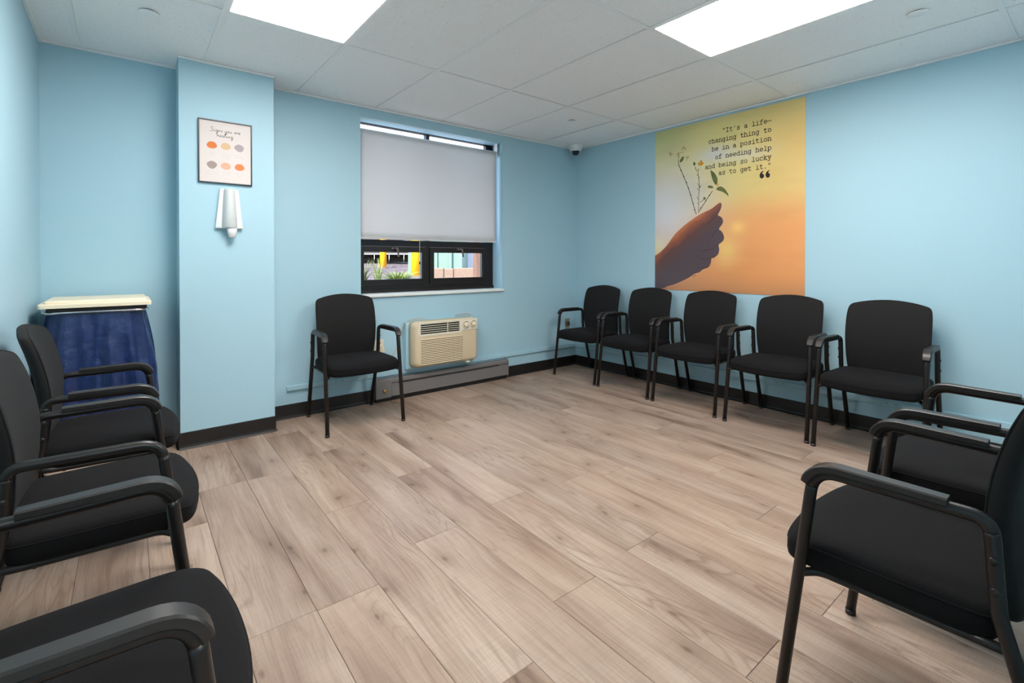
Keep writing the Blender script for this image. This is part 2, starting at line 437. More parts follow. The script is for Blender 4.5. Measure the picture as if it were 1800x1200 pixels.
# floor planks
fl = MB().box(XL - TH, XR + TH, -2.0, YB + WD, -.12, -.006).build('floor', 'dark'); struct(fl, 'greyish oak vinyl plank floor', 'floor')
PWD, PLN = .2155, 1.22
known = {0: 2.885, 1: 1.658, 2: 2.274, 3: 1.805, 4: 2.418, 5: .643, 6: 1.227, 7: 1.82}
def plank_mesh(wd, ln):
    c = .0015; m = MB(); h = .006
    rs = [[(-wd / 2, -ln / 2, z) if 0 else p for p in ((-wd / 2 + i, -ln / 2 + i, z), (wd / 2 - i, -ln / 2 + i, z), (wd / 2 - i, ln / 2 - i, z), (-wd / 2 + i, ln / 2 - i, z))] for i, z in ((.0002, -h), (.0003, -.0020), (c, 0))]
    m.rings(rs); me = bpy.data.meshes.new('plank'); me.from_pydata(m.v, [], m.f); me.update(); me.materials.append(M['plank']); return me
full = plank_mesh(PWD, PLN)
cache = {}
k0 = int(math.floor((XL - .273) / PWD))
k = k0
while .273 + PWD * k < XR:
    xa, xb = .273 + PWD * k, .273 + PWD * (k + 1)
    xa, xb = max(xa, XL), min(xb, XR)
    ylo = -1.9 if xa < 1.4 else YN
    j = known.get(k, random.uniform(0, PLN))
    y = j - PLN * math.ceil((j - ylo) / PLN)
    while y < YB:
        a, b = max(y, ylo), min(y + PLN, YB); y += PLN
        if b - a < .01 or xb - xa < .01: continue
        key = (round(xb - xa, 3), round(b - a, 3))
        if key == (round(PWD, 3), round(PLN, 3)): me = full
        else: me = cache.setdefault(key, None) or plank_mesh(xb - xa, b - a); cache[key] = me
        p = link('plank', me, fl); p.location = ((xa + xb) / 2, (a + b) / 2, 0)
    k += 1

# ceiling: tiles lying in a grid of tees
ce = MB().box(XL - TH, XR + TH, YN, YB + WD, ZC + .09, ZC + .12).build('ceiling', 'tee'); struct(ce, 'suspended ceiling of speckled white panels', 'ceiling')
gx = [XL] + [GX + SP * i for i in range(7)] + [XR]
gy = [YN] + [GY - 2 * SP * i for i in (2, 1, 0)] + [YB]
LIGHTS = {(2, 2), (5, 1)}
for i in range(len(gx) - 1):
    for j in range(len(gy) - 1):
        if (i, j) in LIGHTS: continue
        m = MB(); g = .004; dz = random.uniform(.003, .0065)
        m.cbox(gx[i] + g, gx[i + 1] - g, gy[j] + g, gy[j + 1] - g, ZC + dz, ZC + dz + .015, .002)
        m.build('ceiling_tile', 'tile', ce)
for x in gx[1:-1]:
    for j in range(len(gy) - 1):
        MB().box(x - .012, x + .012, gy[j] + .0122, gy[j + 1] - .0122, ZC - .0005, ZC + .0025).build('grid_tee', 'tee', ce)
for y in gy[1:-1]:
    MB().box(XL, XR, y - .012, y + .012, ZC - .0005, ZC + .0025).build('grid_tee', 'tee', ce)
# painted wall angle along the ceiling
def trim(n, *b): struct(MB().box(*b).build('trim_%d' % n, 'tee'))
trim(1, XL, PX0, YB - .016, YB, ZC - .009, ZC + .0024); trim(2, PX1, XR, YB - .016, YB, ZC - .009, ZC + .0024)
trim(3, PX0 - .002, PX1 + .002, PY - .014, PY, ZC - .009, ZC + .0024); trim(4, XR - .016, XR, YN, YB - .016, ZC - .009, ZC + .0024)
trim(5, XL, XL + .016, YN, YB - .016, ZC - .009, ZC + .0024)

# ceiling lights
def light(i, j, label):
    x0, x1, y0, y1 = gx[i] + .012, gx[i + 1] - .012, gy[j] + .012, gy[j + 1] - .012
    t = thing('ceiling_light', label, 'ceiling light', ((x0 + x1) / 2, (y0 + y1) / 2, ZC), 0, 'recessed ceiling lights')
    a, b = (x1 - x0) / 2, (y1 - y0) / 2; fr = .009
    f = MB(); f.box(-a, a, -b, -b + fr, -.001, .03); f.box(-a, a, b - fr, b, -.001, .03); f.box(-a, -a + fr, -b + fr, b - fr, -.001, .03); f.box(a - fr, a, -b + fr, b - fr, -.001, .03)
    f.build('frame', 'tee', t)
    MB().box(-a, a, -b, b, .04, .08).build('housing', 'tee', t)
    p0 = rrect(-a + fr + .0005, a - fr - .0005, -b + fr + .0005, b - fr - .0005, .004, 2); p1 = [(x * .985, y * .993) for x, y in p0]
    recalc(MB().rings([[(x, y, .004) for x, y in p0], [(x, y, -.0015) for x, y in p0], [(x, y, -.003) for x, y in p1]]).build('diffuser', 'lamp', t))
light(2, 2, 'lit rectangular ceiling panel nearer the window'); light(5, 1, 'lit rectangular ceiling panel nearer the sunset mural')

hl = thing('hall_fill_light', 'added unseen fill panel on the hall ceiling', 'ceiling light', (.45, -1.0, ZC))  # unseen lamp added behind the camera to light the room through the doorway
MB().box(-.60, .60, -.30, .30, -.012, 0).build('frame', 'tee', hl)
MB().box(-.58, .58, -.28, .28, -.016, -.012).build('diffuser', 'lamp', hl)
# concealed sprinkler caps
for (x, y, lb) in ((.087, 3.06, 'flat white sprinkler cap above the linen hamper'), (3.13, 3.07, 'flat white sprinkler cap near the dome camera'), (3.135, .64, 'flat white sprinkler cap right of the lit panel by the mural')):
    t = thing('sprinkler_cap', lb, 'sprinkler', (x, y, ZC), 0, 'ceiling sprinkler caps')
    MB().lathe([(0, -.006), (.038, -.006), (.042, -.004), (.042, -.002), (0, -.002)], n=28).build('cap', 'tee', t, True)
    MB().lathe([(.030, -.002), (.030, .012), (0, .012)], n=20).build('collar', 'dark', t)

# baseboards (cove profile)
def cove(name, segs, label):
    prof = [(0, .103), (.005, .103), (.006, .10), (.006, .022), (.009, .010), (.018, .002), (.018, 0), (0, 0)]
    top = None
    for (ax, ay), (bx, by), (nx, ny) in segs:
        mb = MB().rings([[(ax + nx * d, ay + ny * d, h) for d, h in prof], [(bx + nx * d, by + ny * d, h) for d, h in prof]])
        o = recalc(mb.build(name if top is None else 'strip', 'black_rubber', top))
        if top is None: top = o; struct(o, label, 'baseboard')
cove('baseboard_back', [((XL, YB), (PX0, YB), (0, -1)), ((PX1, YB), (1.572, YB), (0, -1)), ((2.955, YB), (XR, YB), (0, -1))], 'black vinyl baseboard along the window wall')
cove('baseboard_right', [((XR, YN), (XR, YB), (-1, 0))], 'black vinyl baseboard behind the five chairs')
cove('baseboard_left', [((XL, YN), (XL, YB), (.5, 0))], 'black vinyl baseboard along the left wall')
cove('baseboard_near', [((.62, YN), (XR, YN), (0, .5))], 'black vinyl baseboard behind the two right chairs')
cove('baseboard_pillar', [((PX0 - .006, PY), (PX1 + .006, PY), (0, -1)), ((PX1, PY), (PX1, YB), (1, 0)), ((PX0, PY), (PX0, YB), (-1, 0))], 'black vinyl baseboard wrapped round the pillar')

# surface raceway for cables, painted with the wall
rw = struct(MB().cbox(.912, XR, YB - .018, YB, .204, .240, .002).build('trim_6', 'wall'), 'blue painted cable raceway on the window wall', 'raceway')
rw2 = struct(MB().cbox(XR - .018, XR, YN, YB - .018, .200, .236, .002).build('trim_7', 'wall'), 'blue painted cable raceway on the mural wall', 'raceway')
for x in (1.20, 3.28): MB().cbox(x, x + .012, YB - .021, YB, .201, .243, .001).build('coupler', 'wall', rw)
def rway_outlet(par, c, axis):
    mb = MB(); ink = MB()
    if axis == 'Y':
        mb.cbox(c - .055, c + .055, YB - .021, YB - .018, .206, .238, .001)
        for dx in (-.025, .025):
            for ex in (-.006, .006): ink.box(c + dx + ex - .0012, c + dx + ex + .0012, YB - .0216, YB - .021, .220, .230)
    else:
        mb.cbox(XR - .021, XR - .018, c - .055, c + .055, .202, .234, .001)
        for dx in (-.025, .025):
            for ex in (-.006, .006): ink.box(XR - .0216, XR - .021, c + dx + ex - .0012, c + dx + ex + .0012, .216, .226)
    p = mb.build('outlet_plate', 'wall', par); ink.build('slots', 'dark', p)
rway_outlet(rw, 1.29, 'Y'); rway_outlet(rw2, .93, 'X'); rway_outlet(rw2, 1.63, 'X')

# ================================================================== window
win = empty('window_1', (0, 0, 0)); struct(win, 'black framed window half covered by a roller shade', 'window')
FY0, FY1 = YB + WD - .055, YB + WD - .005
mb = MB()
PXA, PXB, PXC, PXD = 1.560, 2.118, 2.233, 2.790
PZ0, PZ1, UZ0 = 1.000, 1.250, 1.352
mb.box(WX0, PXA - .045, FY0, FY1, WZ0, WZ1); mb.box(PXD + .045, WX1, FY0, FY1, WZ0, WZ1)
mb.box(PXA - .045, PXD + .045, FY0, FY1, WZ0, PZ0 - .045); mb.box(PXA - .045, PXD + .045, FY0, FY1, PZ1 + .045, UZ0); mb.box(PXA - .045, PXD + .045, FY0, FY1, WZ1 - .006, WZ1)
mb.box(PXB + .045, PXC - .045, FY0, FY1, PZ0 - .045, PZ1 + .045); mb.box(PXB + .04, PXC - .04, FY0, FY1, UZ0, WZ1 - .006)
mb.box(WX0 + .002, WX1 - .002, FY0 - .018, FY0, WZ0, WZ0 + .03)
mb.build('frame', 'winframe', win)
for a, b in ((PXA, PXB), (PXC, PXD)):
    s = MB()
    s.box(a - .043, a, FY0 - .012, FY1 - .01, PZ0 - .043, PZ1 + .043); s.box(b, b + .043, FY0 - .012, FY1 - .01, PZ0 - .043, PZ1 + .043)
    s.box(a, b, FY0 - .012, FY1 - .01, PZ0 - .043, PZ0); s.box(a, b, FY0 - .012, FY1 - .01, PZ1, PZ1 + .043)
    # glazing bead
    for (x0, x1, z0, z1) in ((a, a + .006, PZ0, PZ1), (b - .006, b, PZ0, PZ1), (a + .006, b - .006, PZ0, PZ0 + .006), (a + .006, b - .006, PZ1 - .006, PZ1)):
        s.box(x0, x1, FY0 - .002, FY0 + .012, z0, z1)
    sash = s.build('sash', 'winframe', win)
    MB().box(a, b, FY0 + .014, FY0 + .019, PZ0, PZ1).build('pane', 'glass', sash)
    c = (a + b) / 2 + .0
    h = MB(); h.cbox(c - .030, c + .012, FY0 - .024, FY0 - .012, PZ1 + .020, PZ1 + .036, .002)
    h.tube(fillet([(c, FY0 - .02, PZ1 + .028), (c + .012, FY0 - .045, PZ1 + .026), (c + .020, FY0 - .05, PZ1 - .045)], [.012]), .009, 8)
    h.build('handle', 'handle', sash, True)
for a, b in ((PXA - .045, PXB + .04), (PXC - .04, PXD + .045)):
    MB().box(a, b, FY0 + .014, FY0 + .019, UZ0, WZ1 - .006).build('pane', 'glass', win)
struct(MB().cbox(WX0 - .018, WX1 + .012, YB - .024, YB, WZ0 - .022, WZ0 + .001, .004).build('trim_8', 'sill'), 'white painted front edge of the window sill', 'sill')
MB().box(WX0 + .001, WX1 - .001, YB, FY0 - .018, WZ0 - .001, WZ0 + .004).build('sill_board', 'sill', win)

# roller shade
sh = thing('roller_shade', 'light grey roller shade pulled halfway down the window', 'shade', (2.1905, YB + .055, 1.352))
hw = 1.410 / 2
ztop = 2.235 - 1.352
mb = MB(); mb.lathe([(0, -hw), (.019, -hw), (.019, hw), (0, hw)], (0, .019, ztop + .012), 'X', 20); mb.build('roller_tube', 'shade', sh, True)
mb = MB(); nx, nz = 28, 14; vs = []; 
for jz in range(nz + 1):
    for ix in range(nx + 1):
        x = -hw + .004 + (2 * hw - .008) * ix / nx; z = ztop + .012 - (ztop + .012) * jz / nz
        vs.append((x, -.001 + .0016 * math.sin(x * 5) * jz / nz, z))
mb.add(vs, [(j * (nx + 1) + i, (j + 1) * (nx + 1) + i, (j + 1) * (nx + 1) + i + 1, j * (nx + 1) + i + 1) for j in range(nz) for i in range(nx)])
o = mb.build('fabric', 'shade', sh, True); md = o.modifiers.new('thick', 'SOLIDIFY'); md.thickness = .0008
MB().cbox(-hw + .004, hw - .004, -.004, .004, -.002, .016, .002).build('hem_bar', 'shade', sh)
for s in (-1, 1):
    MB().box(s * (hw + .004) - .002, s * (hw + .004) + .002, -.005, .045, ztop - .02, WZ1 - 1.352).build('bracket', 'white', sh)
c = MB(); c.tube([(-.155, -.006, .0), (-.155, -.006, -.19)], .0016, 6); c.build('pull_cord', 'ivory', sh)
MB().lathe([(0, -.19), (.006, -.192), (.007, -.21), (.004, -.215), (0, -.215)], (-.155, -.006, 0), n=10).build('cord_toggle', 'dark', sh)

# ================================================================== outside the window
gmb = MB(); gn = 24; gv = []
def ground_z(d): return .42 + .0375 * min(d, 22)
for i in range(gn + 1):
    for j in range(gn + 1):
        x = -14 + 36 * i / gn; y = YB + WD + .02 + 30 * j / gn
        gv.append((x, y, ground_z(y * .95) + random.uniform(-.02, .02)))
gmb.add(gv, [(i * (gn + 1) + j, (i + 1) * (gn + 1) + j, (i + 1) * (gn + 1) + j + 1, i * (gn + 1) + j + 1) for i in range(gn) for j in range(gn)])
o = gmb.build('mulch_bed', 'mulch'); o['kind'] = 'structure'; o['label'] = 'purplish bark mulch ground outside the window'; o['category'] = 'ground'
o = MB().box(-6, 12, YB + WD + .02, 6.7, .3, .66).build('light_bounce_slab', 'bounce'); o['kind'] = 'structure'; o['label'] = 'added unseen pale slab bouncing sunlight in at the window'; o['category'] = 'light reflector'  # added slab below the sightline, reflects sunlight up into reveal and room
def gz(x, y): return ground_z(y * .95)
def bollard(x, y, lb):
    z = gz(x, y); t = thing('bollard', lb, 'bollard', (x, y, z), 0, 'yellow bollards outside the window')
    MB().lathe([(0, -.1), (.105, -.1), (.105, 1.02), (.095, 1.06), (.06, 1.09), (0, 1.10)], n=24).build('post', 'yellow', t, True)
    MB().lathe([(.14, -.05), (.15, .012), (.105, .02)], n=20).build('footing', 'block', t)
bollard(6.37, 14.6, 'yellow bollard seen farther off through the left window pane'); bollard(5.42, 10.55, 'yellow bollard seen beside the middle of the window')
def grass(x, y, h, n, sp, lb, mats, nm):
    t = thing(nm, lb, 'plant', (x, y, gz(x, y)))
    rg = random.Random(int(x * 100)); a = MB(); b = MB()
    for i in range(n):
        an = rg.uniform(0, 2 * PI); ln = h * rg.uniform(.5, 1); r = sp * rg.uniform(.3, 1); w_ = .012
        mbx = a if i % 3 else b; pr = []
        for q in range(5):
            u = q / 4; c_ = Vector((math.cos(an) * r * u * u + math.cos(an) * .05, math.sin(an) * r * u * u, ln * (u - .25 * u * u * u) - .02))
            d_ = Vector((-math.sin(an), math.cos(an), 0)) * w_ * (1 - u * .9); pr += [c_ - d_, c_ + d_]
        mbx.add(pr, [(2 * q, 2 * q + 1, 2 * q + 3, 2 * q + 2) for q in range(4)])
    a.build('blades', mats[0], t)['kind'] = 'stuff'; b.build('stalks', mats[1], t)['kind'] = 'stuff'
grass(3.50, 7.40, .46, 420, .42, 'bright green grassy plant on the mulch outside', ('foliage', 'foliage2'), 'grass_plant')
grass(3.52, 8.3, .75, 36, .22, 'tall wispy pale plant behind the grassy plant', ('foliage2', 'foliage'), 'wispy_plant')
grass(3.16, 8.1, .7, 70, .24, 'dull green shrub at the left edge of the window', ('foliage2', 'foliage2'), 'small_shrub')
# retaining wall of blocks
t = thing('block_wall', 'low tan block wall seen through the right pane', 'low wall', (4.30, 8.06, 0), math.atan2(-.63, .79))
x = 0
for i, ln in enumerate((.40, .18, .40, .40, .40)):
    MB().cbox(x + .004, x + ln - .004, -.1, .1, .45, 1.035 - (.0 if i != 1 else .012), .012).build('block', 'block', t); x += ln
t = thing('metal_shed', 'sea green metal shed behind the low block wall', 'shed', (5.45, 11.0, gz(5.5, 11)), math.atan2(-.64, .81))
MB().box(0, 1.34, 0, 1.6, -.1, 1.9).build('body', 'green_paint', t)
MB().cbox(.66, .74, -.05, 0, -.05, 1.9, .01).build('corner_post', 'green_paint', t)
MB().cbox(1.02, 1.10, -.09, 0, -.05, 1.9, .01).build('corner_post', 'green_paint', t)
MB().box(-.08, 1.42, -.25, 1.7, 1.9, 2.0).build('roof', 'white_paint', t)
t = thing('white_trailer', 'white box trailer beside the green shed', 'trailer', (7.45, 11.95, gz(7.5, 12)), math.atan2(-.64, .77))
MB().cbox(0, 1.6, 0, 2.5, .08, 2.3, .03).build('box', 'white_paint', t)
for q in (.4, 1.2): MB().lathe([(0, -.06), (.16, -.06), (.16, .06), (0, .06)], (q, .1, .10), 'Y', 16).build('wheel', 'tyre', t)
t = thing('timber_post', 'brown timber post right of the low block wall', 'post', (4.52, 6.62, gz(4.5, 6.6)))
MB().cbox(-.045, .045, -.045, .045, -.1, 1.4, .006).build('shaft', 'brown_post', t)
MB().cbox(-.055, .055, -.055, .055, 1.4, 1.44, .006).build('cap', 'brown_post', t)
# parked car in the far lot
t = thing('parked_car', 'white car parked far behind the yellow bollards', 'car', (8.1, 18.2, gz(8, 18)), math.atan2(-.62, .78))
prof = [(-2.1, .35), (-2.1, .75), (-1.9, .9), (-1.1, .98), (-.6, 1.4), (.9, 1.42), (1.6, 1.0), (2.1, .92), (2.15, .35)]
b_ = MB(); b_.rings([[(px, yy, pz) for px, pz in prof] for yy in (-.85, .85)]); recalc(b_.build('body', 'white_paint', t))
g_ = MB(); g_.add([(-.95, -.856, 1.0), (-.52, -.856, 1.34), (.82, -.856, 1.36), (1.35, -.856, 1.02)], [(0, 3, 2, 1)]); g_.build('side_windows', 'lens', t)
for q in (-1.3, 1.35): MB().lathe([(0, -.9), (.2, -.9), (.33, -.88), (.33, -.66), (0, -.66)], (q, 0, .33), 'Y', 20).build('wheel', 'tyre', t)
t = thing('screen_fence', 'dark board fence at the back of the lot', 'fence', (4.2, 22.5, gz(5, 22)), math.atan2(-.62, .78))
for q in range(14): MB().cbox(q * .62, q * .62 + .60, -.02, .02, -.1, 2.1, .008).build('board', 'hedge', t)
for z_ in (.3, 1.7): MB().cbox(0, 8.66, .021, .07, z_, z_ + .09, .006).build('rail', 'hedge', t)
t = thing('metal_railing', 'grey metal railing behind the yellow bollards', 'railing', (6.0, 16.3, gz(6, 16.3)), math.atan2(-.62, .78))
for q in range(4): MB().tube([(q * 1.1, 0, -.1), (q * 1.1, 0, .95)], .035, 8).build('upright', 'asphalt', t)
for z_ in (.45, .9): MB().tube([(-.2, 0, z_), (3.6, 0, z_)], .03, 8).build('rail', 'asphalt', t)

# ================================================================== mural
mu = thing('sunset_mural', 'sunset wall mural of a hand holding wildflowers with a quote', 'mural', (XR - .0035, 2.773, .897), -PI / 2)
SW, SH = 1.312, 1.500
MB().box(0, SW, 0, .003, 0, SH).build('printed_sheet', 'mural', mu)
HAND = [(0.0, 0.32), (0.064, 0.356), (0.126, 0.412), (0.169, 0.464), (0.211, 0.515), (0.261, 0.557), (0.326, 0.605), (0.39, 0.642), (0.437, 0.67), (0.491, 0.695), (0.57, 0.72), (0.61, 0.748), (0.642, 0.768), (0.659, 0.769), (0.665, 0.739), (0.65, 0.699), (0.625, 0.663), (0.661, 0.647), (0.679, 0.615), (0.672, 0.584), (0.634, 0.542), (0.668, 0.523), (0.69, 0.47), (0.676, 0.436), (0.633, 0.409), (0.646, 0.375), (0.637, 0.327), (0.597, 0.296), (0.571, 0.293), (0.571, 0.258), (0.549, 0.212), (0.492, 0.197), (0.462, 0.168), (0.419, 0.16), (0.384, 0.134), (0.328, 0.103), (0.254, 0.071), (0.195, 0.047), (0.148, 0.038), (0.092, 0.009), (0.0, 0.001)]
CR = [[(0.431, 0.213), (0.477, 0.209), (0.53, 0.205)], [(0.461, 0.354), (0.537, 0.37), (0.604, 0.376)], [(0.461, 0.293), (0.523, 0.286), (0.575, 0.293)], [(0.529, 0.575), (0.566, 0.615), (0.625, 0.663)], [(0.567, 0.461), (0.603, 0.522), (0.634, 0.542)], [(0.582, 0.37), (0.604, 0.397), (0.633, 0.409)]]
STEMS = [[(0.248, 1.188), (0.254, 1.148), (0.305, 1.037), (0.352, 0.928), (0.391, 0.808), (0.419, 0.711), (0.436, 0.674)], [(0.455, 1.105), (0.442, 1.056), (0.452, 1.004), (0.459, 0.928), (0.45, 0.828), (0.452, 0.765), (0.45, 0.689)], [(0.411, 1.121), (0.425, 1.084), (0.442, 1.056)], [(0.595, 0.893), (0.553, 0.842), (0.507, 0.778), (0.46, 0.717), (0.443, 0.69)], [(0.452, 0.784), (0.487, 0.799), (0.507, 0.817)], [(0.419, 0.165), (0.398, 0.102)], [(0.423, 0.165), (0.426, 0.121)]]
TW = [[(0.463, 0.924), (0.48, 0.941)], [(0.456, 0.934), (0.439, 0.962)], [(0.453, 0.897), (0.436, 0.915)], [(0.45, 0.815), (0.432, 0.842)], [(0.449, 1.024), (0.428, 1.042)], [(0.452, 0.998), (0.463, 1.015)], [(0.452, 0.771), (0.436, 0.785)], [(0.248, 1.149), (0.24, 1.154)]]
DOT = [(0.25, 1.188), (0.276, 1.099), (0.305, 1.037), (0.333, 0.982), (0.352, 0.928), (0.375, 0.861), (0.398, 0.785), (0.412, 0.727), (0.553, 0.841), (0.52, 0.799), (0.474, 0.738), (0.463, 0.924)]
LEAVES = [[(0.559, 1.064), (0.579, 1.049), (0.608, 1.02), (0.627, 0.981), (0.627, 0.944), (0.615, 0.918), (0.592, 0.949), (0.572, 1.0)], [(0.612, 0.888), (0.637, 0.909), (0.669, 0.903), (0.7, 0.872), (0.722, 0.833), (0.726, 0.812), (0.7, 0.839), (0.663, 0.864), (0.631, 0.874)], [(0.533, 0.919), (0.553, 0.929), (0.579, 0.919), (0.593, 0.905), (0.579, 0.9), (0.546, 0.904)], [(0.261, 1.167), (0.265, 1.192), (0.283, 1.215), (0.301, 1.226), (0.306, 1.208), (0.294, 1.181)], [(0.397, 1.139), (0.4, 1.154), (0.411, 1.156), (0.421, 1.138), (0.414, 1.117), (0.402, 1.125)], [(0.494, 0.82), (0.5, 0.832), (0.517, 0.83), (0.519, 0.812), (0.504, 0.804)]]
PETAL = [[(0.449, 1.115), (0.44, 1.139), (0.452, 1.149), (0.462, 1.126), (0.459, 1.11)], [(0.46, 1.113), (0.459, 1.148), (0.476, 1.165), (0.486, 1.15), (0.482, 1.125), (0.466, 1.112)], [(0.466, 1.111), (0.486, 1.144), (0.501, 1.132), (0.489, 1.115), (0.472, 1.111)], [(0.618, 0.909), (0.627, 0.932), (0.637, 0.94), (0.636, 0.925), (0.632, 0.91)]]
WH = [[(0.283, 1.28), (0.308, 1.311)], [(0.29, 1.308), (0.322, 1.289)], [(0.308, 1.302), (0.322, 1.273)], [(0.15, 1.274), (0.195, 1.26)], [(0.172, 1.29), (0.165, 1.245)], [(0.157, 1.28), (0.176, 1.253)], [(0.228, 1.241), (0.276, 1.262)], [(0.239, 1.262), (0.265, 1.218)], [(0.254, 1.269), (0.248, 1.221)], [(0.315, 1.213), (0.355, 1.203)], [(0.351, 1.22), (0.33, 1.182)], [(0.29, 1.256), (0.301, 1.261)], [(0.248, 1.221), (0.25, 1.188)]]
QUOTE = [[(1.016, 0.986), (0.997, 0.986), (0.983, 0.971), (0.978, 0.953), (0.985, 0.933), (0.999, 0.927), (1.013, 0.936), (1.015, 0.952), (1.008, 0.963), (0.999, 0.966), (1.003, 0.977)], [(1.062, 0.988), (1.042, 0.984), (1.029, 0.971), (1.024, 0.953), (1.031, 0.934), (1.045, 0.927), (1.058, 0.935), (1.06, 0.953), (1.054, 0.963), (1.045, 0.967), (1.049, 0.978)]]
m_ = MB(); sm = chaikin(HAND[:-1], 1, False); sm = [HAND[0]] + sm + [HAND[-1]]; flatpoly(m_, sm, -.0005); m_.build('hand_print', 'hand', mu)
for c in CR:
    m_ = MB(); ribbon(m_, chaikin(c, 1, False), .005, -.0008); m_.build('hand_crease', 'hand_dark', mu)
for i, c in enumerate(STEMS):
    m_ = MB(); ribbon(m_, chaikin(c, 2, False), .0062 if i in (0, 3) else .0048, -.0009 if i < 5 else -.0003); m_.build('flower_stem', 'stem', mu)
for c in TW:
    m_ = MB(); ribbon(m_, c, .003, -.0008); m_.build('twig', 'stem', mu)
for x, z in DOT:
    m_ = MB(); flatpoly(m_, [(x + .006 * math.cos(a * PI / 4), z + .007 * math.sin(a * PI / 4)) for a in range(8)], -.0010); m_.build('stem_bud', 'stem', mu)
for c in LEAVES:
    m_ = MB(); flatpoly(m_, chaikin(c, 1), -.0011); m_.build('leaf', 'leafprint', mu)
for c in PETAL:
    m_ = MB(); flatpoly(m_, chaikin(c, 1), -.0012); m_.build('petal', 'petal', mu)
for c in WH:
    m_ = MB(); ribbon(m_, c, .006, -.0011); m_.build('pale_petal', 'whitepetal', mu)
def ell(cx, cy, rx, ry, a0, a1, n=16): return [(cx + rx * math.cos(math.radians(a0 + (a1 - a0) * i / n)), cy + ry * math.sin(math.radians(a0 + (a1 - a0) * i / n))) for i in range(n + 1)]
A_ = 1.18
ARCH = [(.2, .58), (.32, .76), (.5, .83), (.68, .77), (.78, .6), (.78, 0)]
G = {'o': [ell(.5, .41, .33, .41, 0, 360)], 'a': [ell(.43, .25, .28, .25, 0, 360), ell(.46, .55, .26, .27, 155, 0) + [(.72, .1), (.76, 0), (.9, 0)]],
     'b': [[(.06, A_), (.2, A_), (.2, 0), (.06, 0)], ell(.53, .41, .33, .41, 0, 360)], 'c': [ell(.5, .41, .34, .41, 35, 325), [(.78, .82), (.78, .58)]],
     'd': [[(.62, A_), (.78, A_), (.78, 0), (.93, 0)], ell(.46, .41, .33, .41, 0, 360)], 'e': [ell(.5, .41, .35, .41, 5, 320), [(.16, .42), (.85, .42)]],
     'f': [[(.4, 0), (.4, .92), (.46, 1.1), (.6, 1.18), (.84, 1.15)], [(.14, .82), (.78, .82)], [(.16, 0), (.72, 0)]],
     'g': [ell(.45, .41, .31, .41, 0, 360), [(.92, .82), (.76, .82), (.76, -.12), (.68, -.3), (.5, -.36), (.25, -.34)]],
     'h': [[(.05, A_), (.2, A_), (.2, 0)], [(.05, 0), (.37, 0)], [(.62, 0), (.95, 0)], ARCH], 'i': [[(.24, .82), (.52, .82), (.52, 0)], [(.14, 0), (.9, 0)], [(.5, 1.06), (.5, 1.14)]],
     'k': [[(.06, A_), (.22, A_), (.22, 0)], [(.06, 0), (.36, 0)], [(.22, .34), (.7, .82)], [(.52, .82), (.88, .82)], [(.4, .5), (.78, 0)], [(.6, 0), (.95, 0)]],
     'l': [[(.24, A_), (.52, A_), (.52, 0)], [(.14, 0), (.9, 0)]], 'n': [[(.05, .82), (.2, .82), (.2, 0)], [(.05, 0), (.37, 0)], [(.62, 0), (.95, 0)], ARCH],
     'p': [[(.05, .82), (.2, .82), (.2, -.36)], [(.05, -.36), (.42, -.36)], ell(.54, .41, .33, .41, 0, 360)],
     's': [[(.76, .84), (.76, .6)], [(.75, .68), (.62, .81), (.42, .82), (.26, .73), (.26, .55), (.4, .46), (.62, .4), (.78, .28), (.77, .11), (.62, 0), (.38, 0), (.22, .12)], [(.22, .22), (.22, 0)]],
     't': [[(.38, 1.08), (.38, .2), (.46, .04), (.6, 0), (.86, .07)], [(.1, .82), (.8, .82)]], 'u': [[(.05, .82), (.2, .82), (.2, .24), (.3, .06), (.45, 0), (.62, .06), (.78, .24)], [(.62, .82), (.78, .82), (.78, 0), (.93, 0)]],
     'y': [[(.05, .82), (.37, .82)], [(.63, .82), (.95, .82)], [(.2, .82), (.52, .05)], [(.82, .82), (.45, -.2), (.36, -.36)], [(.1, -.36), (.5, -.36)]],
     'I': [[(.2, 1.1), (.8, 1.1)], [(.2, 0), (.8, 0)], [(.5, 1.1), (.5, 0)]], "'": [[(.5, 1.15), (.48, .82)]], '"': [[(.35, 1.15), (.33, .82)], [(.65, 1.15), (.63, .82)]], '-': [[(.05, .46), (.95, .46)]], '.': [[(.5, .03), (.5, .09)]]}
ADV = .0311
for txt, bz in (('"It\'s a life-', 1.361), ('changing thing to', 1.289), ('be in a position', 1.219), ('of needing help', 1.146), ('and being so lucky', 1.074), ('as to get it."', 1.006)):
    x0 = 1.070 - ADV * len(txt); ln = empty('quote_line'); ln.parent = mu
    for i, ch in enumerate(txt):
        if ch == ' ': continue
        m_ = MB()
        for st in G[ch]: ribbon(m_, [(x0 + (i + p[0]) * ADV, bz + p[1] * ADV) for p in st], .0050 if ch not in '.' else .007, -.0014)
        m_.build('letter', 'ink', ln)
for q in QUOTE:
    m_ = MB(); flatpoly(m_, chaikin(q, 1), -.0014); m_.build('quotation_mark', 'ink', mu)

